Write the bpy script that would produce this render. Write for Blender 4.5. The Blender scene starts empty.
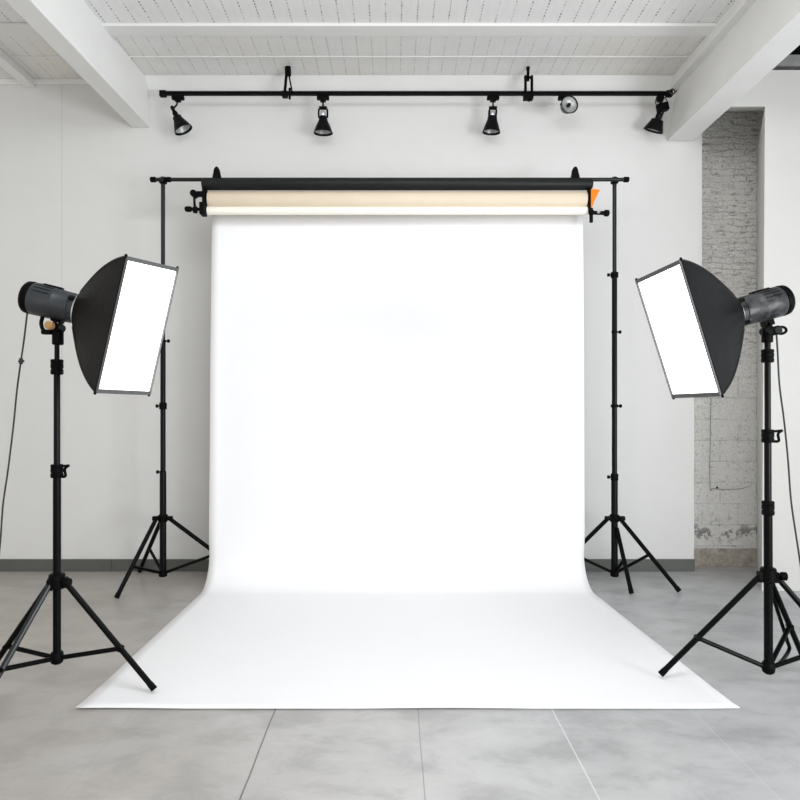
import bpy, bmesh, math, random
from mathutils import Vector, Matrix
random.seed(4)
S = bpy.context.scene
COL = S.collection
PI = math.pi
F_PX, CX, CY, CAMZ = 668.0, 394.0, 410.0, 1.30     # focal length and vanishing point of the 800 px frame
V = Vector

def at(px, py, d):
    """room point at distance d from the camera plane"""
    return V(((px - CX) * d / F_PX, d, CAMZ + (CY - py) * d / F_PX))
def on_floor(px, py, z=0.0):
    d = (CAMZ - z) * F_PX / (py - CY)
    return at(px, py, d)

# ---------------------------------------------------------------- materials
MATS = {}
def mat(name, col, rough=0.5, metal=0.0, spec=0.5, noise=0.0, nscale=20.0, bump=0.0, bscale=80.0, emit=None, estr=0, coat=0.0):
    m = bpy.data.materials.new(name); m.use_nodes = True
    nt = m.node_tree; b = nt.nodes['Principled BSDF']
    b.inputs['Base Color'].default_value = (*col, 1)
    b.inputs['Roughness'].default_value = rough
    b.inputs['Metallic'].default_value = metal
    b.inputs['Specular IOR Level'].default_value = spec
    b.inputs['Coat Weight'].default_value = coat
    tc = nt.nodes.new('ShaderNodeTexCoord')
    if noise:
        n = nt.nodes.new('ShaderNodeTexNoise'); n.inputs['Scale'].default_value = nscale; n.inputs['Detail'].default_value = 5
        r = nt.nodes.new('ShaderNodeMapRange')
        r.inputs['From Min'].default_value = .3; r.inputs['From Max'].default_value = .7
        r.inputs['To Min'].default_value = 1 - noise; r.inputs['To Max'].default_value = 1 + noise
        mx = nt.nodes.new('ShaderNodeVectorMath'); mx.operation = 'SCALE'
        mx.inputs[0].default_value = col
        nt.links.new(tc.outputs['Object'], n.inputs['Vector']); nt.links.new(n.outputs['Fac'], r.inputs['Value'])
        nt.links.new(r.outputs[0], mx.inputs['Scale']); nt.links.new(mx.outputs[0], b.inputs['Base Color'])
    if bump:
        n = nt.nodes.new('ShaderNodeTexNoise'); n.inputs['Scale'].default_value = bscale; n.inputs['Detail'].default_value = 4
        bp = nt.nodes.new('ShaderNodeBump'); bp.inputs['Strength'].default_value = bump; bp.inputs['Distance'].default_value = .01
        nt.links.new(tc.outputs['Object'], n.inputs['Vector']); nt.links.new(n.outputs['Fac'], bp.inputs['Height'])
        nt.links.new(bp.outputs[0], b.inputs['Normal'])
    if emit:
        b.inputs['Emission Color'].default_value = (*emit, 1); b.inputs['Emission Strength'].default_value = estr
    MATS[name] = m
    return m

class G:
    """small node-graph helper"""
    def __init__(s, m): s.nt = m.node_tree; s.b = s.nt.nodes['Principled BSDF']
    def n(s, t, **k):
        nd = s.nt.nodes.new(t)
        for a, v in k.items(): setattr(nd, a, v)
        return nd
    def l(s, a, b): s.nt.links.new(a, b)
    def math(s, op, a, b=None, c=None):
        nd = s.n('ShaderNodeMath', operation=op)
        for i, v in enumerate((a, b, c)):
            if v is None: continue
            if isinstance(v, (int, float)): nd.inputs[i].default_value = v
            else: s.l(v, nd.inputs[i])
        return nd.outputs[0]
    def mix(s, f, a, b):
        nd = s.n('ShaderNodeMix', data_type='RGBA')
        for i, v in ((0, f), (6, a), (7, b)):
            if isinstance(v, (int, float)): nd.inputs[i].default_value = v
            elif isinstance(v, tuple): nd.inputs[i].default_value = (*v, 1)
            else: s.l(v, nd.inputs[i])
        return nd.outputs[2]
    def ramp(s, v, lo, hi, a=0., b=1.):
        nd = s.n('ShaderNodeMapRange')
        s.l(v, nd.inputs[0])
        for i, x in ((1, lo), (2, hi), (3, a), (4, b)): nd.inputs[i].default_value = x
        return nd.outputs[0]
    def noise(s, vec, scale, detail=4, rough=.5, dist=0.):
        nd = s.n('ShaderNodeTexNoise'); s.l(vec, nd.inputs['Vector'])
        nd.inputs['Scale'].default_value = scale; nd.inputs['Detail'].default_value = detail
        nd.inputs['Roughness'].default_value = rough; nd.inputs['Distortion'].default_value = dist
        return nd.outputs['Fac']
    def scaled(s, vec, sc):
        nd = s.n('ShaderNodeMapping'); s.l(vec, nd.inputs[0]); nd.inputs['Scale'].default_value = sc
        return nd.outputs[0]
    def bump(s, h, st, dist=.01):
        nd = s.n('ShaderNodeBump'); nd.inputs['Strength'].default_value = st; nd.inputs['Distance'].default_value = dist
        s.l(h, nd.inputs['Height']); s.l(nd.outputs[0], s.b.inputs['Normal'])

mat('black_metal', (.002, .0022, .0024), .34, 0.0, .08, bump=.02, bscale=150)
mat('black_satin', (.003, .0033, .0036), .30, .0, .12)
mat('black_plastic', (.002, .002, .0022), .5, 0, .07, bump=.03, bscale=300)
mat('grey_tube', (.02, .022, .023), .30, .3, .2)
mat('dark_bar', (.009, .011, .011), .45, .0, .22, bump=.02, bscale=200)
mat('black_fabric', (.002, .002, .0022), .46, 0, .06, bump=.2, bscale=11)
mat('black_rib', (.006, .006, .007), .6)
mat('rim_grey', (.085, .088, .088), .55, noise=.15, nscale=60)
mat('housing', (.032, .037, .043), .36, .15, .5, noise=.22, nscale=14, bump=.04, bscale=90)
mat('housing_worn', (.030, .031, .033), .42, .1, .5, noise=.9, nscale=34, bump=.3, bscale=40)
mat('glass_panel', (.09, .11, .135), .18, .1, .6, noise=.35, nscale=40)
mat('silver', (.62, .64, .66), .28, .85, .5, noise=.12, nscale=40)
mat('tan_knob', (.45, .25, .09), .5)
mat('orange_cloth', (.88, .22, .0), .6, bump=.1, bscale=60)
mat('diffuser', (.9, .9, .9), .6, emit=(1, .99, .985), estr=3.0)
mat('cream_paper', (.70, .60, .465), .55, 0, .4, noise=.03, nscale=3)
mat('core_white', (.90, .87, .78), .45, 0, .4)
mat('paper_white', (.885, .888, .90), .75, 0, .2, noise=.006, nscale=2.5)
mat('reflector', (.42, .43, .43), .38, .35, .5, noise=.25, nscale=60)
mat('lamp_glass', (.75, .75, .74), .2, .3, .6)
mat('cable', (.02, .02, .022), .5)
mat('baseboard_grey', (.098, .102, .092), .5, 0, .4, noise=.08, nscale=5)
mat('joist_grey', (.30, .30, .29), .7, noise=.2, nscale=12)
mat('void_shade', (.006, .006, .006), .9, 0, .1)  # black colour standing for deep shade beyond the right beam
mat('beam_white', (.77, .77, .755), .6, 0, .3, noise=.025, nscale=3, bump=.04, bscale=25)
mat('pier_white', (.64, .635, .61), .65, 0, .3, noise=.02, nscale=2, bump=.05, bscale=20)

def wall_mat():
    m = mat('wall_plaster', (.68, .68, .665), .62, 0, .3); g = G(m)
    tc = g.n('ShaderNodeTexCoord').outputs['Object']
    n1 = g.noise(tc, .8, 4); n2 = g.noise(tc, 9, 5)
    c = g.mix(g.ramp(n1, .3, .7), (.67, .67, .658), (.70, .70, .69))
    c = g.mix(g.math('MULTIPLY', g.ramp(n2, .45, .7), .12), c, (.62, .615, .59))
    sx = g.n('ShaderNodeSeparateXYZ'); g.l(tc, sx.inputs[0])
    d = g.math('ABSOLUTE', g.math('ADD', sx.outputs[0], 2.682))
    ln = g.math('LESS_THAN', d, .004)
    ln = g.math('MULTIPLY', ln, .28)
    c = g.mix(ln, c, (.35, .36, .36))
    g.l(c, g.b.inputs['Base Color']); g.bump(n2, .05)
wall_mat()

def floor_mat():
    m = mat('concrete', (.4, .4, .4), .35, 0, .5); g = G(m)
    tc = g.n('ShaderNodeTexCoord').outputs['Object']
    sx = g.n('ShaderNodeSeparateXYZ'); g.l(tc, sx.inputs[0]); X, Y = sx.outputs[0], sx.outputs[1]
    rot = g.n('ShaderNodeMapping'); g.l(tc, rot.inputs[0]); rot.inputs['Rotation'].default_value = (0, 0, .5); rot.inputs['Scale'].default_value = (.8, 1.25, 1)
    st = rot.outputs[0]
    n1 = g.noise(st, 1.3, 7, .6, .5); n2 = g.noise(st, 4.2, 8, .68, .3); n3 = g.noise(tc, 60, 3)
    c = g.mix(g.ramp(n1, .3, .72), (.33, .33, .33), (.54, .54, .54))
    c = g.mix(g.math('MULTIPLY', g.ramp(n2, .42, .68), .6), c, (.58, .58, .575))
    c = g.mix(g.math('MULTIPLY', g.ramp(n2, .5, .3), .5), c, (.27, .27, .27))
    # warm brownish mottling, weighted left to paint in the warmer light there
    n4 = g.noise(g.scaled(tc, (.9, 1.5, 1)), 1.1, 5, .55, .4)
    w = g.math('MULTIPLY', g.ramp(X, .6, -2.0), g.ramp(n4, .35, .65, .35, 1))
    c = g.mix(g.math('MULTIPLY', w, .8), c, g.mix(.6, c, (.43, .37, .31)))
    c = g.mix(g.math('MULTIPLY', g.ramp(X, 0, 2.5), .5), c, g.mix(.5, c, (.40, .42, .46)))  # cool tint toward the right, the cooler light put into the colour
    # joints between the slabs
    wob = g.math('MULTIPLY', g.math('SUBTRACT', g.noise(tc, 3, 2), .5), .008)
    Xw = g.math('ADD', X, wob)
    for x0, wd, col, op in ((-.515, .0032, (.10, .10, .10), .9), (.104, .0024, (.16, .16, .16), .55), (.686, .003, (.80, .80, .80), .5), (1.29, .0025, (.7, .7, .7), .25), (-1.12, .002, (.2, .2, .2), .2)):
        l = g.math('LESS_THAN', g.math('ABSOLUTE', g.math('SUBTRACT', Xw, x0)), wd)
        c = g.mix(g.math('MULTIPLY', l, op), c, col)
    g.l(c, g.b.inputs['Base Color'])
    c = g.mix(g.ramp(X, -.3, -1.6, 0, .35), c, (.34, .305, .26))  # left side darkened and warmed, its dimmer light painted in
    g.l(c, g.b.inputs['Base Color'])
    g.l(g.ramp(n2, .3, .7, .42, .30), g.b.inputs['Roughness'])
    g.bump(g.math('ADD', g.math('MULTIPLY', n2, .6), g.math('MULTIPLY', n3, .15)), .06)
floor_mat()

def ceiling_mat():
    m = mat('ceiling_boards', (.66, .66, .65), .7, 0, .2); g = G(m)
    tc = g.n('ShaderNodeTexCoord').outputs['Object']
    sx = g.n('ShaderNodeSeparateXYZ'); g.l(tc, sx.inputs[0]); X, Y = sx.outputs[0], sx.outputs[1]
    P = .1075
    u = g.math('FRACT', g.math('DIVIDE', g.math('ADD', X, 10.0), P))
    du = g.math('MULTIPLY', g.math('ABSOLUTE', g.math('SUBTRACT', u, .5)), P)
    idx = g.math('FLOOR', g.math('DIVIDE', g.math('ADD', X, 10.0), P))
    off = g.math('FRACT', g.math('MULTIPLY', idx, .618))
    v = g.math('FRACT', g.math('ADD', g.math('DIVIDE', g.math('ADD', Y, 10.0), .034), off))
    slot = g.math('MULTIPLY', g.math('LESS_THAN', du, .0045), g.math('LESS_THAN', v, .55))
    n = g.noise(g.scaled(tc, (1.4, 5, 1)), 3.2, 4, .6)
    wear = g.math('MULTIPLY', g.ramp(n, .38, .62), g.ramp(Y, 4.75, 4.5, .45, 1))
    n2 = g.noise(g.scaled(tc, (6, 1.2, 1)), 6, 5, .6)
    base = g.mix(g.ramp(n2, .3, .7), (.78, .78, .775), (.83, .83, .82))
    seam = g.math('MULTIPLY', g.math('LESS_THAN', du, .0025), .16)
    base = g.mix(seam, base, (.30, .30, .30))
    # cream staining on the boards near the wall
    stn = g.math('MULTIPLY', g.ramp(g.noise(tc, 1.1, 3), .4, .65), g.math('MULTIPLY', g.ramp(Y, 4.6, 4.75), .35))
    base = g.mix(stn, base, (.70, .65, .54))
    c = g.mix(g.math('MULTIPLY', slot, g.math('MULTIPLY', wear, .9)), base, (.06, .06, .06))
    g.l(c, g.b.inputs['Base Color']); g.bump(g.math('MULTIPLY', slot, -1.0), .2)
ceiling_mat()

def brick_mat():
    m = mat('old_brick', (.5, .5, .48), .85, 0, .2); g = G(m)
    tc = g.n('ShaderNodeTexCoord').outputs['Object']
    sx = g.n('ShaderNodeSeparateXYZ'); g.l(tc, sx.inputs[0]); X, Z = sx.outputs[0], sx.outputs[2]
    cb = g.n('ShaderNodeCombineXYZ'); g.l(X, cb.inputs[0]); g.l(Z, cb.inputs[1])
    wob = g.n('ShaderNodeTexNoise'); g.l(tc, wob.inputs['Vector']); wob.inputs['Scale'].default_value = 9; wob.inputs['Detail'].default_value = 4
    vm = g.n('ShaderNodeVectorMath', operation='MULTIPLY_ADD'); g.l(wob.outputs['Color'], vm.inputs[0]); vm.inputs[1].default_value = (.07, .06, 0); g.l(cb.outputs[0], vm.inputs[2])
    def brick(vec, w, h, mort):
        br = g.n('ShaderNodeTexBrick'); g.l(vec, br.inputs['Vector'])
        br.inputs['Scale'].default_value = 1; br.inputs['Brick Width'].default_value = w; br.inputs['Row Height'].default_value = h
        br.inputs['Mortar Size'].default_value = mort; br.inputs['Mortar Smooth'].default_value = .6
        br.inputs['Color1'].default_value = (1, 1, 1, 1); br.inputs['Color2'].default_value = (.7, .7, .7, 1)
        return br.outputs['Fac']
    up = brick(vm.outputs[0], .19, .052, .006)
    lo = brick(cb.outputs[0], .30, .175, .004)
    top = g.ramp(Z, 1.75, 2.0)
    nz = g.noise(tc, 14, 7, .7); nf = g.noise(tc, 55, 4, .7); nb = g.noise(tc, 3.2, 5, .6)
    base = g.mix(g.ramp(nz, .32, .68), (.74, .73, .70), (.92, .91, .88))
    base = g.mix(g.ramp(Z, 2.3, 1.6), base, g.mix(.6, base, (.88, .875, .85)))
    pit = g.math('MULTIPLY', g.math('MULTIPLY', g.ramp(nf, .50, .62), g.ramp(nz, .44, .58)), .5)
    base = g.mix(pit, base, (.13, .12, .115))
    n9 = g.noise(tc, 34, 8, .8, .6)
    base = g.mix(g.math('MULTIPLY', g.ramp(n9, .52, .66), g.ramp(Z, 1.3, 2.3, .3, .5)), base, (.34, .33, .315))
    stk = g.noise(g.scaled(tc, (1, 1, 3.2)), 11, 6, .72, .8)
    base = g.mix(g.math('MULTIPLY', g.ramp(stk, .54, .64), g.ramp(Z, 1.2, 2.2, .12, .7)), base, (.20, .19, .18))
    brk = g.noise(tc, 7, 4, .7)
    j = g.mix(top, lo, up)
    jm = g.math('MULTIPLY', g.math('MULTIPLY', j, g.ramp(brk, .44, .62)), .42)
    base = g.mix(jm, base, (.17, .165, .16))
    # bare worn courses close to the floor
    low = g.math('MULTIPLY', g.ramp(Z, .42, .30), g.math('MULTIPLY', g.ramp(Z, .19, .26), g.ramp(nz, .5, .56)))
    base = g.mix(g.math('MULTIPLY', low, .75), base, (.16, .15, .14))
    fo = g.mix(g.ramp(nz, .35, .65), (.33, .28, .235), (.62, .58, .52))
    base = g.mix(g.math('LESS_THAN', Z, .155), base, fo)
    g.l(base, g.b.inputs['Base Color'])
    h = g.math('ADD', g.math('MULTIPLY', nz, .8), g.math('MULTIPLY', nf, .35))
    h = g.math('SUBTRACT', h, g.math('MULTIPLY', j, .35))
    g.bump(h, .7, .03)
brick_mat()

# ---------------------------------------------------------------- geometry helpers
def frame_of(d, up=V((0, 0, 1))):
    d = d.normalized()
    a = d.cross(up)
    if a.length < 1e-4: a = d.cross(V((1, 0, 0)))
    a.normalize(); b = a.cross(d).normalized()
    return d, a, b
def add_tube(bm, pts, r, n=12, caps=True, scale=None):
    """sweep of a circle along points; r is one radius or a list"""
    pts = [V(p) for p in pts]
    rs = r if isinstance(r, (list, tuple)) else [r] * len(pts)
    rings = []; prev = None
    for i, p in enumerate(pts):
        d = (pts[min(i + 1, len(pts) - 1)] - pts[max(i - 1, 0)])
        if prev is None: dd, a, b = frame_of(d)
        else:
            dd = d.normalized(); a = prev - dd * prev.dot(dd)
            a.normalize(); b = a.cross(dd)
        prev = a
        rings.append([bm.verts.new(p + (a * math.cos(2*PI*k/n) + b * math.sin(2*PI*k/n)) * rs[i]) for k in range(n)])
    for A, B in zip(rings, rings[1:]):
        for k in range(n): bm.faces.new((A[k], A[(k+1) % n], B[(k+1) % n], B[k]))
    if caps: bm.faces.new(rings[0][::-1]); bm.faces.new(rings[-1])
def add_lathe(bm, o, axis, prof, n=28, caps=True, up=V((0, 0, 1))):
    """prof: list of (distance along axis, radius)"""
    d, a, b = frame_of(V(axis), up); o = V(o); rings = []
    for t, r in prof:
        rings.append([bm.verts.new(o + d*t + (a*math.cos(2*PI*k/n) + b*math.sin(2*PI*k/n))*max(r, 1e-4)) for k in range(n)])
    for A, B in zip(rings, rings[1:]):
        for k in range(n): bm.faces.new((A[k], A[(k+1) % n], B[(k+1) % n], B[k]))
    if caps: bm.faces.new(rings[0][::-1]); bm.faces.new(rings[-1])
def add_box(bm, c, size, axes=None, bev=0.0):
    c = V(c); ax = axes or (V((1,0,0)), V((0,1,0)), V((0,0,1)))
    vs = []
    for k in range(8):
        s = [(1 if k >> i & 1 else -1) * size[i] / 2 for i in range(3)]
        vs.append(bm.verts.new(c + ax[0]*s[0] + ax[1]*s[1] + ax[2]*s[2]))
    fs = [bm.faces.new([vs[i] for i in f]) for f in ((0,2,3,1),(4,5,7,6),(0,1,5,4),(2,6,7,3),(0,4,6,2),(1,3,7,5))]
    if bev:
        es = list({e for f in fs for e in f.edges})
        bmesh.ops.bevel(bm, geom=es, offset=bev, segments=2, affect='EDGES', profile=.6)
def add_prism(bm, pts, vec):
    a = [bm.verts.new(V(p)) for p in pts]; b = [bm.verts.new(V(p) + V(vec)) for p in pts]
    n = len(pts); bm.faces.new(a[::-1]); bm.faces.new(b)
    for k in range(n): bm.faces.new((a[k], a[(k+1) % n], b[(k+1) % n], b[k]))
def add_hexa(bm, A, B):
    """solid between two four-point ends"""
    a = [bm.verts.new(V(p)) for p in A]; b = [bm.verts.new(V(p)) for p in B]
    bm.faces.new(a[::-1]); bm.faces.new(b)
    for k in range(4): bm.faces.new((a[k], a[(k+1) % 4], b[(k+1) % 4], b[k]))
def curve_pts(ps, n=10):
    """Catmull-Rom through ps"""
    ps = [V(p) for p in ps]; out = []
    q = [ps[0]*2 - ps[1]] + ps + [ps[-1]*2 - ps[-2]]
    for i in range(1, len(q) - 2):
        for k in range(n):
            t = k / n; a, b, c, d = q[i-1], q[i], q[i+1], q[i+2]
            out.append(.5*((2*b) + (c-a)*t + (2*a-5*b+4*c-d)*t*t + (3*b-a-3*c+d)*t**3))
    out.append(ps[-1]); return out

def obj(name, fn, m, parent=None, smooth=35, bevel=0.0, kind=None):
    """fn fills a bmesh in room coordinates; links one mesh object"""
    bm = bmesh.new(); fn(bm)
    bmesh.ops.recalc_face_normals(bm, faces=bm.faces)
    loc = V(parent.get('_loc', (0, 0, 0))) if parent else None
    if loc is None:
        if kind == 'structure': loc = V((0, 0, 0))
        else:
            xs = [v.co for v in bm.verts]
            loc = V(((min(v.x for v in xs)+max(v.x for v in xs))/2, (min(v.y for v in xs)+max(v.y for v in xs))/2, min(v.z for v in xs)))
    for v in bm.verts: v.co -= loc
    me = bpy.data.meshes.new(name); bm.to_mesh(me); bm.free()
    if smooth:
        for p in me.polygons: p.use_smooth = True
        me.set_sharp_from_angle(angle=math.radians(smooth))
    me.materials.append(MATS[m])
    o = bpy.data.objects.new(name, me); COL.objects.link(o)
    if parent: o.parent = parent; o['_loc'] = tuple(loc)
    else: o.location = loc; o['_loc'] = tuple(loc)
    if bevel:
        md = o.modifiers.new('bevel', 'BEVEL'); md.width = bevel; md.segments = 2; md.limit_method = 'ANGLE'
    if kind: o['kind'] = kind
    return o
def tag(o, label, cat, group=None):
    o['label'] = label; o['category'] = cat
    if group: o['group'] = group
    return o
def thing(name, loc, label, cat, group=None):
    o = bpy.data.objects.new(name, None); COL.objects.link(o); o.location = loc; o['_loc'] = tuple(loc)
    o.empty_display_size = .1
    return tag(o, label, cat, group)
def struct(name, fn, m, smooth=0, parent=None, bevel=0): return obj(name, fn, m, parent, smooth, bevel, 'structure')

# ---------------------------------------------------------------- the room
WD = 5.394                                   # back wall
BD = 5.53                                    # old brick behind it
CEIL = 3.97
XR_HI = (702-CX)*WD/F_PX; XR_LO = (694-CX)*WD/F_PX
z_a, z_b = 1.3 + (CY-300)*WD/F_PX, 1.3 + (CY-385)*WD/F_PX
struct('floor', lambda bm: add_box(bm, (0, 1.9, -.05), (12, 8.2, .1)), 'concrete')
struct('wall_back', lambda bm: add_prism(bm, [(-6, WD, 0), (XR_LO, WD, 0), (XR_LO, WD, z_b), (XR_HI, WD, z_a), (XR_HI, WD, CEIL), (-6, WD, CEIL)], (0, .13, 0)), 'wall_plaster')
struct('wall_brick', lambda bm: add_box(bm, (2.85, BD+.1, 1.985), (1.6, .2, 3.97)), 'old_brick')
def base_l(bm):
    x0 = (112-CX)*WD/F_PX
    add_box(bm, ((-6+x0)/2-.001, WD-.008, .0485), (6+x0-.002, .016, .097))
    add_box(bm, ((x0+XR_LO)/2, WD-.008, .0485), (XR_LO-x0-.001, .016, .097))
struct('baseboard_back', base_l, 'baseboard_grey', bevel=.002)

# right-hand front wall: a pier and a lintel that frame the brick recess
PD = 4.8
px0 = (765-CX)*PD/F_PX; pxb = (757-CX)*(BD-.002)/F_PX
LZ = 1.3+(CY-106.5)*PD/F_PX; LT = 1.3+(CY-70)*PD/F_PX; LB = 1.3+(CY-112)*BD/F_PX
px1 = (762-CX)*PD/F_PX
def pier(bm):
    a = [(px1, PD, 0), (5.2, PD, 0), (5.2, PD, LZ), (px0, PD, LZ)]
    b = [(pxb, BD-.003, 0), (5.2, BD-.003, 0), (5.2, BD-.003, LZ), (pxb, BD-.003, LZ)]
    add_hexa(bm, a, b)
struct('wall_right', pier, 'pier_white')
def lintel2(bm):
    vs = [(PD, LZ), (BD-.003, LB), (BD-.003, LB+.03), (PD+.12, LT), (PD, LT)]
    add_prism(bm, [(2.42, y, z) for y, z in vs], (2.78, 0, 0))
struct('trim_lintel', lintel2, 'pier_white')

# ceiling, beams
struct('ceiling', lambda bm: add_box(bm, (-1.82, 1.9, CEIL+.05), (8.36, 8.2, .1)), 'ceiling_boards')
struct('ceiling_dark_bay', lambda bm: add_box(bm, (4.2, 1.9, CEIL+.05), (3.66, 8.2, .1)), 'void_shade')  # bay ceiling coloured black so it reads as shaded
struct('trim_void_shade_sheet', lambda bm: add_box(bm, (4.0, 5.25, 3.9), (3.1, .02, .14)), 'void_shade')  # black sheet painting the shade in the gap above the lintel
struct('trim_joist', lambda bm: add_box(bm, (3.9, 4.99, 3.885), (2.9, .10, .085)), 'joist_grey')
def beam(bm, bl, br, tl, tr, zb, zt=CEIL, skew=0.0):
    y0, y1 = -2.0, WD-.002
    A = [(bl, y0, zb), (br, y0, zb), (tr, y0, zt), (tl, y0, zt)]
    B = [(x, y1, z) for x, y, z in A]; A = [(x-skew, y, z) for x, y, z in A]
    add_hexa(bm, A, B)
struct('trim_beam_left', lambda bm: beam(bm, -2.115, -1.97, -2.115, -1.985, 3.58, skew=.24), 'beam_white', bevel=.006)
struct('trim_beam_right', lambda bm: beam(bm, 2.203, 2.412, 2.30, 2.412, 3.468), 'beam_white', bevel=.006)
struct('trim_beam_far_left', lambda bm: beam(bm, -2.985, -2.90, -2.985, -2.90, 3.905), 'beam_white', bevel=.004)
struct('trim_beam_strip', lambda bm: add_box(bm, (2.265, 1.69, 3.925), (.085, 7.4, .088)), 'beam_white', bevel=.004)
def cross(bm):
    add_box(bm, (.06, 4.665, 3.957), (4.34, .13, .024))
struct('trim_crossbeam', cross, 'beam_white', bevel=.004)
struct('trim_crossbeam_left', lambda bm: add_box(bm, (-4.07, 4.665, 3.957), (3.84, .13, .024)), 'beam_white', bevel=.004)
struct('trim_batten', lambda bm: add_box(bm, (.077, 5.045, 3.966), (4.3, .02, .007)), 'beam_white', bevel=.002)
struct('trim_batten_left', lambda bm: add_box(bm, (-4.07, 5.045, 3.966), (3.84, .02, .007)), 'beam_white', bevel=.002)
struct('trim_cornice', lambda bm: add_prism(bm, [(-2.03, WD-.001, 3.884), (-2.03, WD-.07, CEIL-.001), (-2.03, WD-.001, CEIL-.001)], (4.29, 0, 0)), 'beam_white')
struct('trim_cornice_left', lambda bm: add_box(bm, (-4.07, WD-.008, 3.947), (3.84, .014, .044)), 'beam_white', bevel=.002)

# thin cable on the brick
def wire(bm):
    d = BD-.004
    add_tube(bm, curve_pts([at(711, 398, d), at(710.2, 440, d), at(710, 487, d), at(713, 488.5, d), at(725, 489.5, d), at(740, 488.8, d), at(750, 486, d)], 6), .0016, 6)
    add_lathe(bm, at(717, 487.5, BD), (0, -1, 0), [(0, .009), (.006, .008), (.008, .004)], 10)
tag(obj('wall_wire', wire, 'cable'), 'thin dark wire running down and across the pale brick behind the right softbox', 'wire')

# ---------------------------------------------------------------- ceiling lighting track
TD = 5.2
def tz(py): return 1.3 + (CY-py)*TD/F_PX
def tx(px): return (px-CX)*TD/F_PX
RZ = tz(93.5)
track = thing('lighting_track', (tx(416), TD, RZ), 'long straight black lighting track hung below the ceiling in front of the wall', 'lighting track')
def rail(bm):
    add_box(bm, (tx(416), TD, RZ), (tx(672)-tx(160), .032, .028))
obj('rail', rail, 'black_plastic', track, bevel=.004)
def endcap(px):
    return lambda bm: add_box(bm, (tx(px), TD, RZ-.003), (.05, .038, .046), bev=.005)
obj('end_cap', endcap(163), 'black_plastic', track)
obj('end_cap', endcap(669), 'black_plastic', track)
def hanger_a(bm):      # left hanger: narrow fork of two rods with a clamp
    add_box(bm, (tx(288), TD, tz(71.5)), (.045, .045, .06), bev=.006)
    add_lathe(bm, (tx(288), TD, tz(70)), (0, 0, 1), [(0, .022), (CEIL-tz(70)-.001, .022)], 14)
    add_tube(bm, [(tx(287), TD-.022, tz(74)), (tx(285), TD-.024, tz(97))], .011, 8)
    add_tube(bm, [(tx(289), TD-.022, tz(74)), (tx(292.5), TD-.024, tz(93))], .006, 8)
    add_box(bm, (tx(285.2), TD-.015, tz(95.5)), (.045, .055, .04), bev=.005)
    add_tube(bm, [(tx(290.3), TD-.03, tz(90)), (tx(290.3), TD-.03, tz(101))], .009, 8)
obj('hanger', hanger_a, 'black_plastic', track)
def hanger_b(bm):
    add_tube(bm, [(tx(528), TD, tz(81)), (tx(528), TD, tz(70))], .011, 10)
    add_tube(bm, [(tx(528), TD, tz(70)), (tx(528), TD, CEIL-.001)], .014, 10)
    add_box(bm, (tx(528), TD, tz(77.5)), (.06, .02, .012))
    for s in (-3, 3.3): add_tube(bm, [(tx(528+s), TD-.02, tz(77)), (tx(528+s), TD-.02, tz(98))], .011, 8)
    add_box(bm, (tx(528), TD-.008, tz(97.5)), (.075, .055, .045), bev=.005)
    add_lathe(bm, (tx(529), TD-.01, tz(99)), (0, 0, -1), [(0, .016), (.02, .014)], 10)
obj('hanger', hanger_b, 'black_plastic', track)
def loopw(bm):
    add_tube(bm, curve_pts([(tx(668), TD-.01, tz(92)), (tx(671), TD-.03, tz(91)), (tx(674), TD-.02, tz(93)), (tx(671), TD-.02, tz(95.5)), (tx(668), TD-.03, tz(94)), (tx(673), TD-.01, tz(94.5)), (tx(676), TD+.03, tz(91.5)), (tx(679.5), TD+.05, tz(87.5))], 6), .005, 6)
obj('cable', loopw, 'cable', track)

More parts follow.
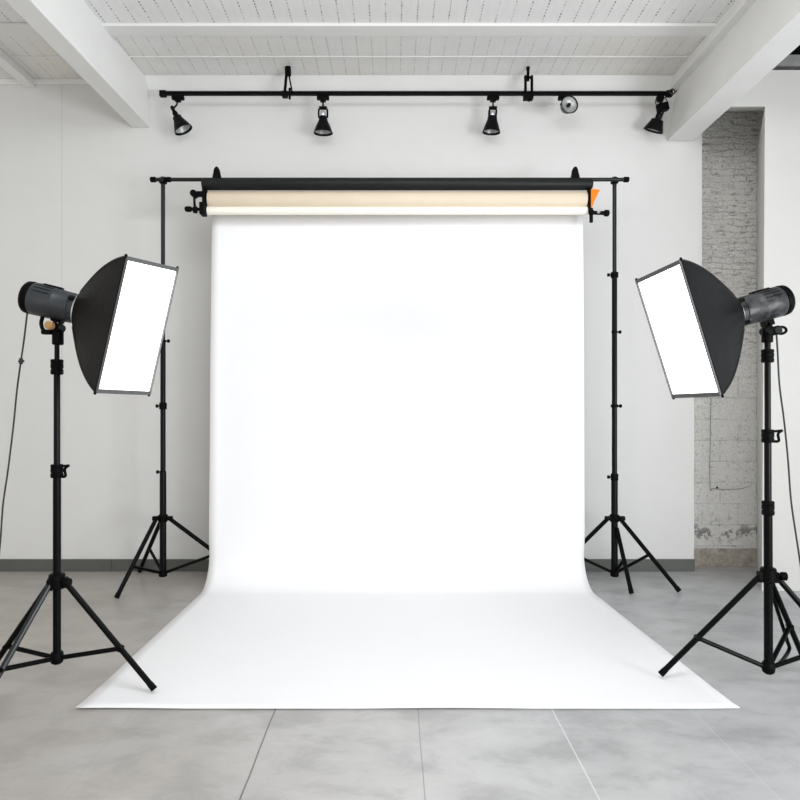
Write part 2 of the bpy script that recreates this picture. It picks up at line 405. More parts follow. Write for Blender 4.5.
def spotlight(px, label, aim, pivot_py, len_, r0, r1, style, yoke_spread=.034, shift=0.0):
    """track spotlight: adapter, stem, yoke and a flared shade that points along aim"""
    x = tx(px); top = RZ-.021
    t = thing('track_spotlight', (x, TD, top), label, 'spotlight', 'black spotlights on the ceiling track')
    obj('adapter', lambda bm: (add_box(bm, (x, TD, top-.014), (.095 if style != 'side' else .055, .034, .028), bev=.004),
                               add_box(bm, (x, TD, top-.034), (.045, .03, .02), bev=.003)), 'black_plastic', t)
    zp = tz(pivot_py); P = V((x+shift, TD, zp)); aim = V(aim).normalized()
    side = aim.cross(V((0, 0, 1))) 
    if side.length < .2 or style in ('front', 'down'): side = V((1, 0, 0))
    side.normalize()
    obj('stem', lambda bm: add_tube(bm, [(x, TD, top-.04), (x+shift*.3, TD, (top-.04+zp)/2), (x+shift, TD, zp)], .007, 8), 'grey_tube' if style == 'down' else 'black_plastic', t)
    back = P + aim*.028
    def yoke(bm):
        for s in (-1, 1):
            add_tube(bm, curve_pts([P + V((0, 0, .004)), P + side*s*yoke_spread*.8 + aim*.006, P + side*s*yoke_spread + aim*.03, P + side*s*yoke_spread*.95 + aim*.075], 5), .0075, 8)
        add_lathe(bm, P - side*.03, side, [(0, .014), (.06, .014)], 14)
    obj('yoke', yoke, 'black_plastic', t)
    obj('socket', lambda bm: add_lathe(bm, back - aim*.005, aim, [(0, .016), (.012, .021), (.03, .021), (.05, .016)], 18), 'silver' if style in ('front', 'down') else 'black_satin', t)
    o = P + aim*.062
    if style == 'side': o = P + aim*.07
    prof = [(0, .004), (0, r0*.8), (.006, r0), (len_*.25, r0*1.08), (len_*.6, r0+(r1-r0)*.55), (len_, r1), (len_+.004, r1), (len_+.002, r1-.004), (len_*.6, r0+(r1-r0)*.5-.004), (len_*.25, r0*.95), (.012, r0*.7), (.010, .003)]
    sh = obj('shade', lambda bm: add_lathe(bm, o, aim, prof, 32), 'black_satin', t)
    obj('reflector', lambda bm: add_lathe(bm, o, aim, [(.02, .006), (.024, r0*.75), (len_*.6, r0+(r1-r0)*.5-.008), (len_-.012, r1-.008), (len_-.010, r1-.012), (len_*.55, r0+(r1-r0)*.42-.01), (.03, r0*.6), (.026, .004)], 28), 'reflector', t)
    def bulb(bm):
        add_lathe(bm, o, aim, [(.028, .004), (.03, r0*.4), (len_*.55, r1*.36), (len_*.75, r1*.30), (len_*.8, .003)], 18)
    obj('bulb', bulb, 'lamp_glass', t)
    return t
spotlight(178, 'black track spotlight aimed down to the right, leftmost on the ceiling track', (.5, .06, -1), 109, .115, .035, .073, 'tilt', shift=-.04)
spotlight(323, 'black track spotlight hanging straight down on a rounded yoke, beside the left track hanger', (.0, .08, -1), 108, .125, .032, .075, 'front')
spotlight(493, 'black track spotlight hanging down with a bright open mouth, left of the right track hanger', (-.06, .08, -1), 108, .12, .036, .070, 'down', .028)
s5 = spotlight(660, 'black track spotlight with squared shade tilted to the left, rightmost on the ceiling track', (-.32, .36, -1), 110, .085, .048, .078, 'side', shift=.012)
def loops5(bm):
    for dx, sg in ((-4.5, -1), (5, 1)):
        add_tube(bm, curve_pts([(tx(660+dx*.7), TD-.01, tz(98)), (tx(660+dx*1.2), TD-.02, tz(102)), (tx(660+dx), TD-.02, tz(107)), (tx(660+dx*.4), TD-.02, tz(112))], 5), .0035, 6)
    add_box(bm, (tx(662), TD-.01, tz(108)), (.085, .055, .062), axes=(V((.97, 0, .2)), V((0, 1, 0)), V((-.2, 0, .97))), bev=.008)
obj('bracket', loops5, 'black_plastic', s5)
# the spotlight that faces the camera
t4 = thing('track_spotlight', (tx(567), TD, RZ-.021), 'round black track spotlight turned to face the room, showing its silver reflector disc', 'spotlight', 'black spotlights on the ceiling track')
x4 = tx(567); c4 = at(566.3, 107.6, TD-.07)
obj('adapter', lambda bm: (add_box(bm, (tx(564.5), TD, RZ-.036), (.10, .034, .030), bev=.004), add_box(bm, (x4, TD-.005, RZ-.057), (.035, .04, .022), bev=.003)), 'black_plastic', t4)
n4 = V((.22, -1, .02)).normalized()
obj('shade', lambda bm: add_lathe(bm, c4 - n4*-.0, n4, [(-.02, .02), (-.018, .035), (.0, .05), (.05, .068), (.055, .070), (.058, .066), (.05, .060), (.02, .045), (.01, .01)], 36), 'black_satin', t4)
obj('reflector', lambda bm: add_lathe(bm, c4, n4, [(.018, .012), (.022, .03), (.034, .05), (.05, .0605), (.052, .0585), (.04, .048), (.03, .03), (.026, .012)], 36), 'reflector', t4)
obj('bulb', lambda bm: add_lathe(bm, c4, n4, [(.02, .014), (.05, .014), (.054, .009), (.056, .002)], 18), 'black_satin', t4)
obj('yoke', lambda bm: add_tube(bm, curve_pts([(x4, TD-.005, RZ-.06), (x4, TD+.0, tz(103)), (x4-.03, TD-.03, tz(106)), (x4-.062, TD-.065, tz(108)), (x4-.066, TD-.085, tz(110))], 5), .009, 8), 'black_plastic', t4)

# ---------------------------------------------------------------- backdrop stands
SD = 4.95
def leg(parent, a, b, r, mt='black_metal', foot=True, name='leg', rf=None):
    a, b = V(a), V(b)
    L = obj(name, lambda bm: add_tube(bm, [a, b], r, 10), mt, parent)
    if foot:
        d = (b-a).normalized(); rf = rf or r*1.15
        f0 = b - d*.035
        obj('rubber_foot', lambda bm: add_tube(bm, [f0, b - d*.0], [rf*.95, rf], 10), 'black_plastic', L)
    return L
def clamp(parent, c, r, h, side, name='collar', lever=True, m='black_plastic'):
    c = V(c)
    o = obj(name, lambda bm: add_lathe(bm, c - V((0, 0, h/2)), (0, 0, 1), [(0, r*.92), (.004, r), (h*.3, r), (h*.34, r*.93), (h*.42, r*.93), (h*.46, r), (h-.004, r), (h, r*.92)], 18), m, parent)
    if lever:
        def k(bm):
            add_lathe(bm, c + V((side*r*.7, 0, 0)), (side, 0, 0), [(0, .006), (.018, .006), (.018, .013), (.032, .013), (.034, .009)], 12)
        obj('knob', k, m, o)
    return o

def backdrop_stand(px, label, collar_py, hub_py, feet, starts, joints, clamps):
    base = at(px, 585.4, SD); x = base.x
    t = thing('backdrop_stand', (x, SD, 0), label, 'stand', 'black tripod stands holding the backdrop')
    Z = lambda py: 1.3 + (CY-py)*SD/F_PX
    zc, zh = Z(collar_py), Z(hub_py)
    obj('pole', lambda bm: (add_tube(bm, [(x, SD, zh), (x, SD, Z(clamps[-1][0]))], .024, 16), ), 'black_satin', t)
    obj('middle_pole', lambda bm: add_tube(bm, [(x, SD, Z(clamps[-1][0])-.02), (x, SD, Z(clamps[0][0]))], .019, 14), 'black_satin', t)
    obj('upper_pole', lambda bm: add_tube(bm, [(x, SD, Z(clamps[0][0])-.02), (x, SD, Z(183))], .015, 14), 'grey_tube', t)
    for i, (py, side, h) in enumerate(clamps):
        clamp(t, (x, SD, Z(py)), .028 if h > .02 else .022, h, side)
    col = obj('leg_collar', lambda bm: (add_lathe(bm, (x, SD, zc-.028), (0, 0, 1), [(0, .03), (.01, .036), (.046, .036), (.054, .03)], 18),
              [add_box(bm, (x+dx, SD-.01, zc), (.045, .04, .03), bev=.005) for dx in (-.05, .05)]), 'black_plastic', t)
    obj('hub', lambda bm: add_lathe(bm, (x, SD, zh-.012), (0, 0, 1), [(0, .022), (.006, .031), (.042, .031), (.048, .026)], 18), 'black_plastic', t)
    for f, s, j in zip(feet, starts, joints):
        A = V((x+s[0], SD+s[1], zc+s[2])); B = V((f[0], f[1], .016))
        leg(t, A, B, .0155)
        J = A.lerp(B, j)
        obj('brace', lambda bm: add_tube(bm, [(x, SD, zh+.012), J], .0115, 8), 'black_metal', t)
    obj('top_clamp', lambda bm: (add_lathe(bm, (x, SD, Z(184)), (0, 0, 1), [(0, .02), (.04, .022), (.05, .018)], 16), add_box(bm, (x, SD-.002, Z(181)), (.05, .05, .04), bev=.008)), 'black_plastic', t)
    return t
fa = on_floor(116.5, 600); 
backdrop_stand(163, 'black tripod stand with its pole holding up the left end of the backdrop bar', 518, 575,
    [(fa.x, fa.y), (-1.06, 5.02), (-2.03, 5.33)], [(-.05, -.01, -.01), (.05, 0, -.005), (-.02, .03, -.01)], [.62, .56, .55],
    [(341, 1, .018), (406, -1, .05), (472, -1, .02)])
fb = on_floor(679.5, 593.5); fc = on_floor(631.5, 595.5)
backdrop_stand(614.5, 'black tripod stand with its pole holding up the right end of the backdrop bar', 518, 575,
    [(fb.x, fb.y), (1.12, 5.0), (fc.x, fc.y)], [(.045, 0, -.01), (-.05, 0, -.005), (.006, -.03, -.07)], [.5, .55, .5],
    [(275, -1, .04), (332, 1, .018), (406, 1, .022), (477, -1, .05)])

# crossbar, dark cover bar and rolls
Zs = lambda py, d=SD: 1.3 + (CY-py)*d/F_PX
Xs = lambda px, d=SD: (px-CX)*d/F_PX
bar = thing('backdrop_crossbar', (Xs(388), SD-.036, Zs(181.5)), 'thin metal crossbar spanning both backdrop stands behind the dark tube', 'crossbar')
yb = SD-.041
obj('tube', lambda bm: add_tube(bm, [(Xs(155), yb, Zs(181.5)), (Xs(624), yb, Zs(181.5))], .014, 14), 'grey_tube', bar)
for p in (155.2, 624.2):
    obj('end_cap', lambda bm: add_lathe(bm, (Xs(p)-.02, yb, Zs(181.5)), (1, 0, 0), [(0, .016), (.004, .02), (.036, .02), (.04, .016)], 16), 'black_plastic', bar)
for p in (170, 172.5):
    obj('sleeve', lambda bm: add_lathe(bm, (Xs(p)-.03, yb, Zs(181.5)), (1, 0, 0), [(0, .016), (.004, .019), (.03, .019), (.034, .016)], 16), 'black_plastic', bar)
HD = 4.80
db = thing('roller_tube', (Xs(397.5, HD), HD, Zs(184, HD)), 'thick dark charcoal tube across the top of the white backdrop', 'roller tube')
def darkbar(bm):
    L = Xs(592, HD)-Xs(202.5, HD)
    add_lathe(bm, (Xs(202.5, HD), HD, Zs(184, HD)), (1, 0, 0), [(0, .036), (.006, .042), (.012, .044), (L-.012, .044), (L-.006, .042), (L, .036)], 28)
obj('tube', darkbar, 'dark_bar', db)
for p, dx in ((217, .005), (575, 0)):
    def hook(bm, p=p, dx=dx):
        x = Xs(p, HD); z = Zs(178, HD)+.0
        pts = [(-.035, -.02), (-.024, .03), (-.020, .06), (-.008, .078), (.008, .078), (.018, .06), (.024, .03), (.036, -.02)]
        add_prism(bm, [(x+a, HD-.018, z+b) for a, b in pts], (0, .036, 0))
    obj('clip', hook, 'black_plastic', db, bevel=.005)
# bracket arms that carry the rolls
def bracket(side, label):
    if side < 0:
        t = thing('roll_bracket', (Xs(203, HD), HD, Zs(216, HD)), label, 'bracket', 'black brackets carrying the paper roll')
        Zh = lambda py: Zs(py, HD); Xh = lambda p: Xs(p, HD)
        obj('arm', lambda bm: (add_box(bm, (Xh(205.2), HD-.01, Zh(197)), (.024, .07, .12), bev=.005), add_box(bm, (Xh(204), HD-.02, Zh(210.2)), (.036, .09, .085), bev=.006)), 'black_plastic', t)
        obj('linkage', lambda bm: (add_box(bm, (Xh(199.5), HD-.03, Zh(195.5)), (.075, .04, .035), bev=.006),
            add_lathe(bm, (Xh(196), HD-.07, Zh(196)), (0, 1, 0), [(0, .024), (.06, .024)], 16),
            add_tube(bm, [(Xh(196), HD-.045, Zh(196)), (Xh(196.3), HD-.045, Zh(206)), (Xh(198.3), HD-.045, Zh(214))], .009, 8)), 'black_plastic', t)
        obj('handle', lambda bm: (add_tube(bm, [(Xh(203), HD-.05, Zh(211.5)), (Xh(192), HD-.05, Zh(211.3))], .011, 10),
            add_lathe(bm, (Xh(190), HD-.05, Zh(211.2)), (-1, 0, 0), [(-.03, .012), (-.02, .02), (.012, .02), (.02, .014)], 14),
            add_box(bm, (Xh(197.3), HD-.05, Zh(212)), (.03, .03, .045), bev=.006)), 'black_plastic', t)
    else:
        t = thing('roll_bracket', (Xs(589, HD), HD, Zs(224, HD)), label, 'bracket', 'black brackets carrying the paper roll')
        Zh = lambda py: Zs(py, HD); Xh = lambda p: Xs(p, HD)
        obj('arm', lambda bm: (add_box(bm, (Xh(588.4), HD-.01, Zh(200)), (.013, .07, .15), bev=.004),
            add_tube(bm, [(Xh(589.5), HD-.04, Zh(210)), (Xh(589.6), HD-.04, Zh(224))], .013, 10),
            add_lathe(bm, (Xh(589.5), HD-.04, Zh(216.5)), (0, 0, 1), [(0, .014), (.008, .02), (.03, .02), (.036, .014)], 14)), 'black_plastic', t)
        obj('handle', lambda bm: (add_tube(bm, [(Xh(590), HD-.045, Zh(214.5)), (Xh(604), HD-.045, Zh(215))], .014, 10),
            add_lathe(bm, (Xh(602), HD-.045, Zh(215)), (1, 0, .0), [(0, .016), (.006, .023), (.03, .023), (.036, .016)], 14)), 'black_plastic', t)
        obj('thumbscrew', lambda bm: add_lathe(bm, (Xh(596), HD-.045, Zh(214.5)), (0, -1, .2), [(0, .012), (.024, .012)], 12), 'silver', t)
    return t
bracket(-1, 'black bracket with crank handle at the left end of the backdrop roll')
bracket(1, 'black bracket with short handle below the orange flap at the right end of the roll')
def flag(bm):
    p = [at(590, 188.5, HD-.02), at(600.2, 189.5, HD+.02), at(594.5, 201, HD+.0), at(591, 211, HD-.02), at(589.2, 205, HD-.02), at(589.3, 195, HD-.02)]
    add_prism(bm, p, (0, .008, 0))
tag(obj('orange_flag', flag, 'orange_cloth', bevel=.001), 'small bright orange triangular flap beside the right end of the backdrop roll', 'flap')

# ---------------------------------------------------------------- paper backdrop
PDp = 4.93
bd = thing('backdrop', (0, PDp, 0), 'wide white paper backdrop sweeping from its roll down across the floor', 'backdrop')
def sheet(bm):
    prof = []
    ztop = Zs(213, PDp)
    R = .24
    for k in range(25): prof.append((PDp, ztop + (R - ztop) * k / 24))
    for k in range(1, 17):
        a = PI/2 * k / 16
        prof.append((PDp - R + R*math.cos(a), .0035 + R - R*math.sin(a)))
    yf = 2.893
    y1 = PDp - R
    for k in range(1, 31):
        y = y1 + (yf - y1) * k / 30
        lift = .004 * max(0, 1 - (y - yf) / .10) ** 2
        prof.append((y, .0035 + lift))
    NX = 48; grid = []
    L = len(prof)
    for i, (y, z) in enumerate(prof):
        if z > R: s = (z - R) / (ztop - R); xl = -1.343*s - 1.362*(1-s); xr = 1.395*s + 1.402*(1-s)
        else:
            s = max(0, (PDp - y) / (PDp - yf)); xl = -1.362 - .02*s; xr = 1.402 + .098*s
        row = []
        for j in range(NX+1):
            u = j / NX; x = xl + (xr - xl)*u
            e = min(u, 1-u)
            wob = .004*math.sin(x*3.1+1)*(1 if z > .3 else 0) * min(1, (ztop - z)*1.5)
            yy = y + wob + (-.015*max(0, 1 - e/.04)**2 if z > .3 else 0)*min(1, (ztop - z))
            zz = z + (.0035*max(0, math.sin(x*4.2+.6)) * max(0, 1-(y-yf)/.25) if z < .02 and y < yf+.3 else 0)
            row.append(bm.verts.new((x, yy, zz)))
        grid.append(row)
    for a, b in zip(grid, grid[1:]):
        for j in range(NX): bm.faces.new((a[j], a[j+1], b[j+1], b[j]))
sh = obj('paper_sheet', sheet, 'paper_white', bd, smooth=60)
sm = sh.modifiers.new('thickness', 'SOLIDIFY'); sm.thickness = .0015; sm.offset = 0
ce = Zs(199.5, HD)
def roll(bm):
    x0, x1 = Xs(208, HD), Xs(586.5, HD)
    L = x1-x0
    add_lathe(bm, (x0, HD+.03, ce), (1, 0, 0), [(0, .03), (.0, .066), (.004, .068), (L-.004, .068), (L, .066), (L, .03)], 40)
obj('paper_roll', roll, 'cream_paper', bd)
def lip(bm):
    x0, x1 = Xs(207.5, HD), Xs(586.8, HD)
    add_lathe(bm, (x0, HD-.0, Zs(210.8, HD)), (1, 0, 0), [(0, .02), (.0, .029), (x1-x0, .029), (x1-x0, .02)], 28)
obj('hem_roll', lip, 'core_white', bd)

# ---------------------------------------------------------------- studio lights on stands
def light_stand(x, d, label, lean, collar_z, hub_z, feet, starts, joints, clamps, top_z, widths):
    t = thing('light_stand', (x, d, 0), label, 'stand', 'black tripod stands under the studio lights')
    X = lambda z: x + lean*z
    P = lambda z: V((X(z), d, z))
    zs = [hub_z] + [c[0] for c in clamps] + [top_z]
    names = ['pole', 'middle_pole', 'upper_pole', 'top_pole']
    for i in range(len(zs)-1):
        obj(names[i], lambda bm: add_tube(bm, [P(zs[i]), P(zs[i+1])], widths[i], 18), 'black_metal' if i == 0 else 'black_satin', t)
    for z, side, h, kindc in clamps:
        r = .028
        o = obj('clamp_collar', lambda bm: add_lathe(bm, P(z-h/2), (0, 0, 1), [(0, r*.9), (.004, r), (h*.3, r), (h*.33, r*.92), (h*.4, r*.92), (h*.43, r), (h*.7, r), (h*.73, r*.92), (h*.8, r), (h-.004, r), (h, r*.9)], 20), 'black_plastic', t)
        if kindc == 'lever':
            def lv(bm):
                c = P(z)
                add_tube(bm, curve_pts([c + V((side*.02, -.01, -.025)), c + V((side*.045, -.012, -.022)), c + V((side*.042, -.012, .01)), c + V((side*.062, -.012, .028))], 5), .0065, 8)
                add_tube(bm, [c + V((side*.02, -.01, .022)), c + V((side*.06, -.012, .026))], .006, 8)
            obj('lever', lv, 'black_plastic', o)
        elif kindc == 'knob':
            obj('knob', lambda bm: add_lathe(bm, P(z) + V((side*.02, 0, 0)), (side, 0, 0), [(0, .008), (.02, .008), (.02, .017), (.04, .017), (.043, .012)], 14), 'black_plastic', o)
    def colr(bm):
        c = P(collar_z)
        add_lathe(bm, c - V((0, 0, .035)), (0, 0, 1), [(0, .03), (.006, .036), (.064, .036), (.07, .03)], 20)
        for s in starts:
            add_box(bm, c + V((s[0]*.85, s[1]*.85, s[2])), (.028, .03, .05), bev=.005)
    co = obj('leg_collar', colr, 'black_plastic', t)
    obj('collar_knob', lambda bm: add_lathe(bm, P(collar_z) + V((.03, -.015, .0)), (1, -.3, 0), [(0, .008), (.02, .008), (.02, .02), (.042, .02), (.046, .014)], 16), 'black_plastic', co)
    obj('hub', lambda bm: add_lathe(bm, P(hub_z) - V((0, 0, .022)), (0, 0, 1), [(0, .016), (.008, .026), (.022, .03), (.05, .028), (.056, .024)], 20), 'black_plastic', t)
    for k, (f, s, j) in enumerate(zip(feet, starts, joints)):
        A = P(collar_z) + V(s); B = V((f[0], f[1], f[2] if len(f) > 2 else .017))
        L = leg(t, A, B, .0135, 'grey_tube' if (len(f) > 3) else 'black_metal')
        J = A.lerp(B, j)
        obj('brace', lambda bm: add_tube(bm, [P(hub_z) + V((0, 0, .004)), J], .011, 10), 'black_metal', t)
        obj('joint', lambda bm: add_lathe(bm, J - V((0, .018, 0)), (0, 1, 0), [(0, .012), (.036, .012)], 12), 'black_plastic', t)
    return t

LD = 3.10
zl = lambda py, d: 1.3 + (CY-py)*d/F_PX
fC = on_floor(154.5, 690.5, .017); fA = on_floor(-15, 678, .017); fB = on_floor(-25, 717, .017)
lx = (57-CX)*LD/F_PX
light_stand(lx, LD, 'black tripod light stand on the left, under the warm-knobbed studio light', 0, zl(581, LD), zl(659, LD),
    [(fC.x, fC.y, .022), (fA.x, fA.y, .017), (fB.x, fB.y, .017, 1)], [(.042, -.005, -.005), (-.035, .01, -.01), (-.02, -.03, -.012)], [.62, .66, .66],
    [(zl(471, LD), 1, .062, 'lever'), (zl(367, LD), -1, .07, 'none')], zl(330, LD), [.0175, .0145, .011])
RD = 3.16
rx = (768.5-CX)*RD/F_PX
gA = on_floor(660.5, 675.5, .017); gC = on_floor(806, 664, .017)
rs = light_stand(rx, RD, 'black tripod light stand on the right, in front of the pale pier', -.003, zl(575, RD), zl(669, RD),
    [(gA.x, gA.y, .022), (rx+.44, RD-.07, .017), (gC.x, gC.y, .017)], [(-.042, .0, -.008), (.04, -.005, -.01), (.02, .03, -.015)], [.62, .62, .55],
    [(zl(508, RD), 1, .066, 'none'), (zl(436, RD), 1, .062, 'lever'), (zl(356, RD), -1, .062, 'none')], zl(327, RD), [.0195, .016, .014, .014])
def strut(bm):
    c = V((rx, RD, zl(575, RD)))
    add_tube(bm, curve_pts([c + V((.012, .03, -.03)), at(778, 612, RD+.1), at(787, 640, RD+.17), at(789, 650, RD+.17), at(779, 664, RD+.05), V((rx+.02, RD+.01, zl(667, RD)))], 6), .009, 8)
obj('strut', strut, 'black_metal', rs)

def studio_flash(name_label, rear, ring, R, housing, knob_mat, rear_mat, pole_top, side):
    """cylindrical flash head from the rear panel to the mounting ring, on a tilt bracket"""
    rear, ring = V(rear), V(ring); ax = (ring - rear); L = ax.length; ax.normalize()
    t = thing('studio_flash', tuple(pole_top), name_label, 'studio light', 'cylindrical studio flash heads')
    hs = obj('housing', lambda bm: add_lathe(bm, rear, ax, [(.028, R*.9), (.030, R), (.034, R*1.02), (L*.55, R*1.0), (L*.56, R*.975), (L*.86, R*.95), (L*.87, R*.90), (L-.004, R*.9), (L, R*.8)], 40), housing, t)
    _, sa, sb = frame_of(ax)
    def fins(bm):
        for k in range(9):
            a = PI*(.15 + .7*k/8)
            dr = sa*math.cos(a) + sb*math.sin(a)
            p = rear + ax*(L*.18) + dr*R*1.008
            q = rear + ax*(L*.5) + dr*R*1.002
            add_tube(bm, [p, q], .0022, 6)
        add_box(bm, rear + ax*L*.42 + sb*R*1.0, (L*.34, .03, .012), axes=(ax, sa, sb), bev=.003)
    obj('vent_ribs', fins, 'black_plastic', hs)
    rp = obj('rear_cap', lambda bm: add_lathe(bm, rear, ax, [(-.004, R*.86), (-.006, R*.93), (0, R*1.0), (.02, R*1.03), (.026, R*1.0), (.029, R*.9)], 40), 'black_plastic', t)
    obj('control_panel', lambda bm: add_lathe(bm, rear, ax, [(-.010, .003), (-.010, R*.80), (-.004, R*.84), (-.002, .004)], 32), rear_mat, rp)
    for a, q in ((-.35, .3), (.35, .28), (0, -.35)):
        obj('dial', lambda bm: add_lathe(bm, rear + sa*a*R + sb*q*R, -ax, [(.009, .012), (.018, .011), (.02, .006)], 14), 'black_plastic', rp)
    obj('mounting_ring', lambda bm: add_lathe(bm, ring, ax, [(-.004, R*.98), (-.002, R*1.12), (.010, R*1.16), (.014, R*1.14), (.016, R*.9)], 40), 'silver', t)
    for a in (.6, 2.3, 4.0):
        dr = sa*math.cos(a) + sb*math.sin(a)
        obj('latch', lambda bm: add_box(bm, ring - ax*.022 + dr*R*1.0, (.03, .016, .014), axes=(ax, dr.cross(ax), dr), bev=.003), 'black_satin', t)
    pt = V(pole_top); mid = rear.lerp(ring, .55)
    foot_z = mid.z - R*1.0
    top = V((pt.x, pt.y, foot_z))
    def brk(bm):
        add_box(bm, top + V((0, 0, .004)), (.05, .04, .03), axes=(ax, sa, sb), bev=.004)
        for s in (-1, 1):
            add_tube(bm, curve_pts([top + V((0, s*.02, 0)), top + V((0, s*.03, -.03)), pt + V((0, s*.02, .03)), pt + V((0, s*.012, -.0))], 5), .010, 8)
        add_lathe(bm, pt - V((0, 0, .05)), (0, 0, 1), [(0, .022), (.004, .025), (.06, .025), (.068, .018)], 18)
        add_lathe(bm, top + V((0, -.035, -.035)), (0, 1, 0), [(0, .02), (.07, .02)], 18)
    br = obj('tilt_bracket', brk, 'black_plastic', t)
    kc = top + V((0, 0, -.035))
    if side < 0:
        obj('knob', lambda bm: add_lathe(bm, kc + V((-.008, -.04, .003)), (0, -1, 0), [(0, .012), (.006, .019), (.03, .019), (.034, .014)], 18), knob_mat, br)
        obj('grip', lambda bm: (add_tube(bm, curve_pts([kc + V((-.005, 0, -.015)), kc + V((-.035, -.01, -.02)), kc + V((-.062, -.01, -.012)), kc + V((-.072, -.01, .018)), kc + V((-.066, -.01, .048))], 5), .009, 8),
             add_box(bm, kc + V((-.045, -.01, -.022)), (.045, .03, .022), bev=.006)), 'black_plastic', br)
    else:
        obj('grip', lambda bm: add_tube(bm, curve_pts([kc + V((.03, -.01, -.006)), kc + V((.06, -.01, -.014)), kc + V((.082, -.01, -.004)), kc + V((.080, -.01, .012)), kc + V((.06, -.01, .018)), kc + V((.03, -.01, .010))], 5), .0065, 8), 'black_plastic', br)
        obj('knob', lambda bm: add_lathe(bm, kc + V((.03, -.03, .0)), (0, -1, 0), [(-.04, .022), (.006, .022), (.012, .016)], 16), 'black_satin', br)
    return t

def softbox(label, TL, TR, BR, BL, ring, R, rear):
    """fabric box lofted from the mounting ring to a rectangular front"""
    TL, TR, BR, BL, ring = map(V, (TL, TR, BR, BL, ring))
    C = (TL+TR+BR+BL)/4
    t = thing('softbox', tuple(ring), label, 'softbox', 'glowing softboxes on the studio lights')
    ax = (C - ring).normalized()
    w = ((TR-TL)+(BR-BL)).normalized(); w = (w - ax*w.dot(ax)).normalized()
    v = ((TL-BL)+(TR-BR)).normalized(); v = (v - ax*v.dot(ax) - w*v.dot(w)).normalized()
    sx_ = (ring - V(rear)).normalized()
    w2 = (w - sx_*w.dot(sx_)).normalized(); v2 = (v - sx_*v.dot(sx_) - w2*v.dot(w2)).normalized()
    N = 18                                         # samples per side
    def rect_pts():
        out = []
        for A, B in ((TL, TR), (TR, BR), (BR, BL), (BL, TL)):
            for k in range(N): out.append(A.lerp(B, k/N))
        return out
    front = rect_pts()
    circ = []
    for p in front:
        q = p - C; a, b = q.dot(w), q.dot(v)
        ang = math.atan2(b / ((TL-BL).length/2), a / ((TR-TL).length/2))
        circ.append(ring + (w2*math.cos(ang) + v2*math.sin(ang))*R*1.5)
    M = 26
    rnd = random.Random(7); pl = [rnd.uniform(-1, 1) for _ in range(4*N)]
    def shell(bm):
        rings = []
        for i in range(M+1):
            s = i / M                              # 0 ring .. 1 front
            spread = .6*math.sin(s*PI/2)+.4*s         # rods bow outward
            row = []
            for k, (c, f) in enumerate(zip(circ, front)):
                base = ring.lerp(C, s)
                rc = c - ring; rf = f - C
                pos = base + rc*(1-spread) + rf*spread
                e = abs((k % N)/N - .5)*2          # 1 at a rod, 0 mid-panel
                pull = .06*math.sin(PI*s)*(1-e**2)
                pos = pos + (base - pos)*pull
                pos = pos + (pos - base).normalized()*pl[k]*.010*math.sin(PI*min(1, s*1.6))*(1-e**4)*(1-s)
                row.append(bm.verts.new(pos))
            rings.append(row)
        n = len(circ)
        for A, B in zip(rings, rings[1:]):
            for k in range(n): bm.faces.new((A[k], A[(k+1) % n], B[(k+1) % n], B[k]))
        bm.faces.new(rings[0][::-1])
    o = obj('fabric_shell', shell, 'black_fabric', t, smooth=50)
    sd = o.modifiers.new('thickness', 'SOLIDIFY'); sd.thickness = .003; sd.offset = -1
    nrm = (TR-TL).cross(BL-TL).normalized()
    if nrm.dot(ax) < 0: nrm = -nrm
    # seams over the four rods
    def seams(bm):
        for k in range(0, 4*N, N):
            pts = []
            for i in range(M+1):
                s = i/M; sp = .6*math.sin(s*PI/2)+.4*s
                pts.append(ring.lerp(C, s) + (circ[k]-ring)*(1-sp) + (front[k]-C)*sp)
            add_tube(bm, pts, .0035, 6)
    obj('rod_seam', seams, 'black_rib', o)
    inset = [p + (C-p)*.0 for p in (TL, TR, BR, BL)]
    def rim(bm):
        outer = [bm.verts.new(p + nrm*.006) for p in (TL, TR, BR, BL)]
        ob = [bm.verts.new(p - nrm*.003) for p in (TL, TR, BR, BL)]
        def ins(p):
            dw = (TR-TL).normalized(); dv = (BL-TL).normalized()
            q = p - C
            return p - dw*math.copysign(.0045, q.dot(dw)) - dv*math.copysign(.017, q.dot(dv))
        inn = [bm.verts.new(ins(p) + nrm*.006) for p in (TL, TR, BR, BL)]
        ib = [bm.verts.new(ins(p) - nrm*.004) for p in (TL, TR, BR, BL)]
        for k in range(4):
            j = (k+1) % 4
            bm.faces.new((outer[k], outer[j], inn[j], inn[k])); bm.faces.new((inn[k], inn[j], ib[j], ib[k]))
            bm.faces.new((outer[k], ob[k], ob[j], outer[j])); bm.faces.new((ob[k], ib[k], ib[j], ob[j]))
    obj('front_rim', rim, 'rim_grey', t, smooth=0)
    def diff(bm):
        n = 12; g = []
        for i in range(n+1):
            row = []
            for j in range(n+1):
                u, q = j/n, i/n
                A = TL.lerp(TR, u); B = BL.lerp(BR, u); p = A.lerp(B, q)
                p = p + (C - p)*.008
                bulge = .006*math.sin(PI*u)*math.sin(PI*q)
                row.append(bm.verts.new(p + nrm*(bulge*.5 - .0035)))
            g.append(row)
        for a, b in zip(g, g[1:]):
            for j in range(n): bm.faces.new((a[j], a[j+1], b[j+1], b[j]))
    df = obj('diffuser', diff, 'diffuser', t, smooth=60)
    df['label'] = 'glowing white front diffuser'
    for p in (TL, TR, BR, BL):
        obj('rod_tip', lambda bm: add_lathe(bm, p - (C-p).normalized()*.004 - nrm*.004, (p-C).normalized(), [(-.012, .004), (0, .006), (.002, .005), (.004, .002)], 10), 'black_plastic', t)
    return t

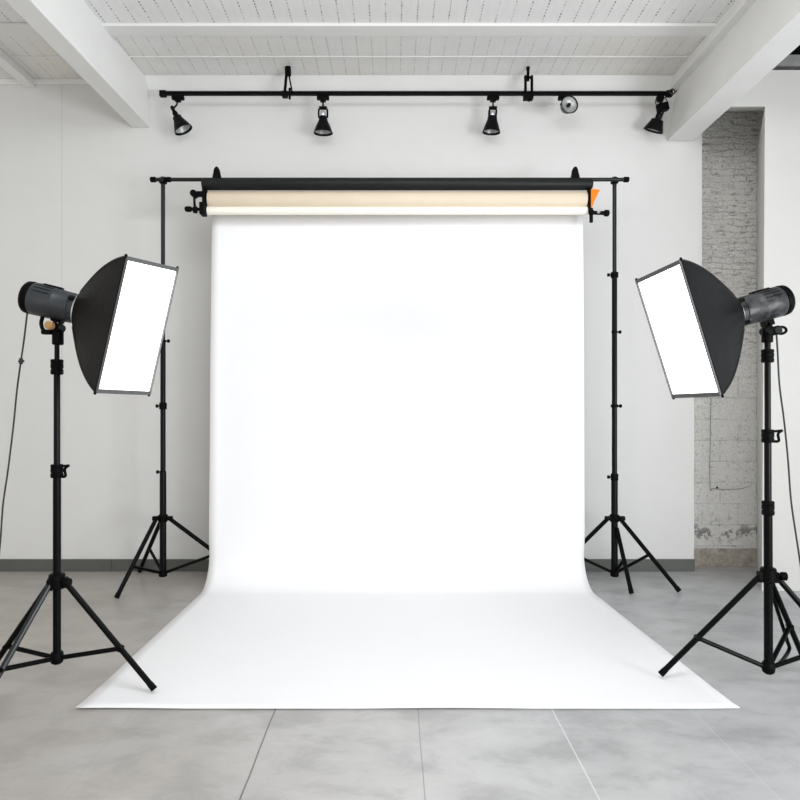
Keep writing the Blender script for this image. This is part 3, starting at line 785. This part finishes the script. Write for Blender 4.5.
# left light
ringL = at(80.5, 310, 3.10); rearL = at(28, 297, 3.10)
studio_flash('grey cylindrical studio flash with a tan knob, on top of the left light stand', rearL, ringL, .074, 'housing', 'tan_knob', 'black_satin', (lx+.004, LD, zl(334, LD)), -1)
softbox('black softbox with glowing white front on the left studio light, facing right', at(127, 256, 2.63), at(178, 268, 2.93), at(149.5, 395, 2.93), at(96, 393, 2.63), ringL + (ringL-rearL).normalized()*.018, .074, rearL)
# right light
ringR = at(733.5, 314, 3.12); rearR = at(784, 300, 3.145)
studio_flash('worn dark cylindrical studio flash with a glassy rear panel, on the right light stand', rearR, ringR, .071, 'housing_worn', 'black_plastic', 'glass_panel', (rx-.006, RD, zl(332, RD)), 1)
softbox('black softbox with glowing white front on the right studio light, facing left', at(636, 280, 2.95), at(680, 259.5, 2.68), at(721.5, 396, 2.68), at(673, 398, 2.95), ringR + (ringR-rearR).normalized()*.018, .071, rearR)

# power cords
def cordL(bm):
    d = LD+.07
    add_tube(bm, curve_pts([at(27.5, 311, d), at(24, 340, d), at(20.8, 362, d), at(17, 390, d+.02), at(13.5, 425, d+.03), at(8, 470, d+.04), at(3, 505, d+.04), at(0, 545, d+.02), at(-6, 600, d), at(-14, 660, d+.1), V((-2.05, d+.0, .006))], 8), .0042, 8)
    add_tube(bm, [at(18.5, 361.5, d), at(24, 361, d)], .005, 8)
    add_lathe(bm, at(21, 358, d), (0, 0, -1), [(0, .006), (.004, .009), (.026, .009), (.03, .006)], 10)
tag(obj('power_cord', cordL, 'cable'), 'thin black cord hanging from the rear of the left studio flash', 'cord')
def cordR(bm):
    d = RD+.02
    add_tube(bm, curve_pts([at(776, 327, d), at(777.5, 350, d), at(779.5, 385, d), at(784, 420, d), at(788, 460, d), at(791, 500, d), at(796, 535, d), at(800.5, 565, d), at(806, 610, d), at(818, 655, d+.04), V((2.1, d+.1, .006))], 8), .0042, 8)
tag(obj('power_cord', cordR, 'cable'), 'thin black cord hanging beside the pole of the right light stand', 'cord')

for o in S.objects:
    if '_loc' in o: del o['_loc']

# ---------------------------------------------------------------- light
w = bpy.data.worlds.new('sky'); S.world = w; w.use_nodes = True
nt = w.node_tree; bg = nt.nodes['Background']
tc = nt.nodes.new('ShaderNodeTexCoord'); sx = nt.nodes.new('ShaderNodeSeparateXYZ'); nt.links.new(tc.outputs['Generated'], sx.inputs[0])
mr = nt.nodes.new('ShaderNodeMapRange'); mr.inputs[1].default_value = -1; mr.inputs[2].default_value = 1
nt.links.new(sx.outputs[0], mr.inputs[0])
cr = nt.nodes.new('ShaderNodeValToRGB')
cr.color_ramp.elements[0].color = (.58, .54, .475, 1); cr.color_ramp.elements[0].position = 0
cr.color_ramp.elements[1].color = (1.2, 1.26, 1.33, 1); cr.color_ramp.elements[1].position = 1
nt.links.new(mr.outputs[0], cr.inputs[0]); nt.links.new(cr.outputs[0], bg.inputs['Color'])
bg.inputs['Strength'].default_value = 1.0

def area(name, loc, target, size, power, col):
    l = bpy.data.lights.new(name, 'AREA'); l.shape = 'RECTANGLE'; l.size, l.size_y = size; l.energy = power; l.color = col
    o = bpy.data.objects.new(name, l); COL.objects.link(o); o.location = loc
    o.rotation_euler = (V(target)-V(loc)).to_track_quat('-Z', 'Y').to_euler()
    return o
area('overhead_fill', (.3, 1.5, 3.75), (.15, 4.3, .4), (2.8, 1.2), 52, (.98, .985, 1))  # unseen lamp added under the ceiling to brighten floor and paper
area('side_uplight', (3.7, -.4, 1.1), (-1.2, 4.2, 3.9), (1.8, 1.4), 120, (.97, .985, 1))  # unseen lamp added low on the right to brighten ceiling and beams

# ---------------------------------------------------------------- camera
cam = bpy.data.cameras.new('camera'); co = bpy.data.objects.new('camera', cam); COL.objects.link(co)
co.location = (0, 0, CAMZ); co.rotation_euler = (PI/2, 0, 0)
cam.sensor_width = 36; cam.sensor_fit = 'HORIZONTAL'; cam.lens = F_PX/800*36
cam.shift_x = (400-CX)/800; cam.shift_y = (CY-400)/800
cam.clip_start = .05
S.camera = co
vs = S.view_settings; S.display_settings.display_device = 'sRGB'
vs.view_transform = 'Standard'; vs.look = 'None'; vs.gamma = 1; vs.use_curve_mapping = False; vs.exposure = 0.36
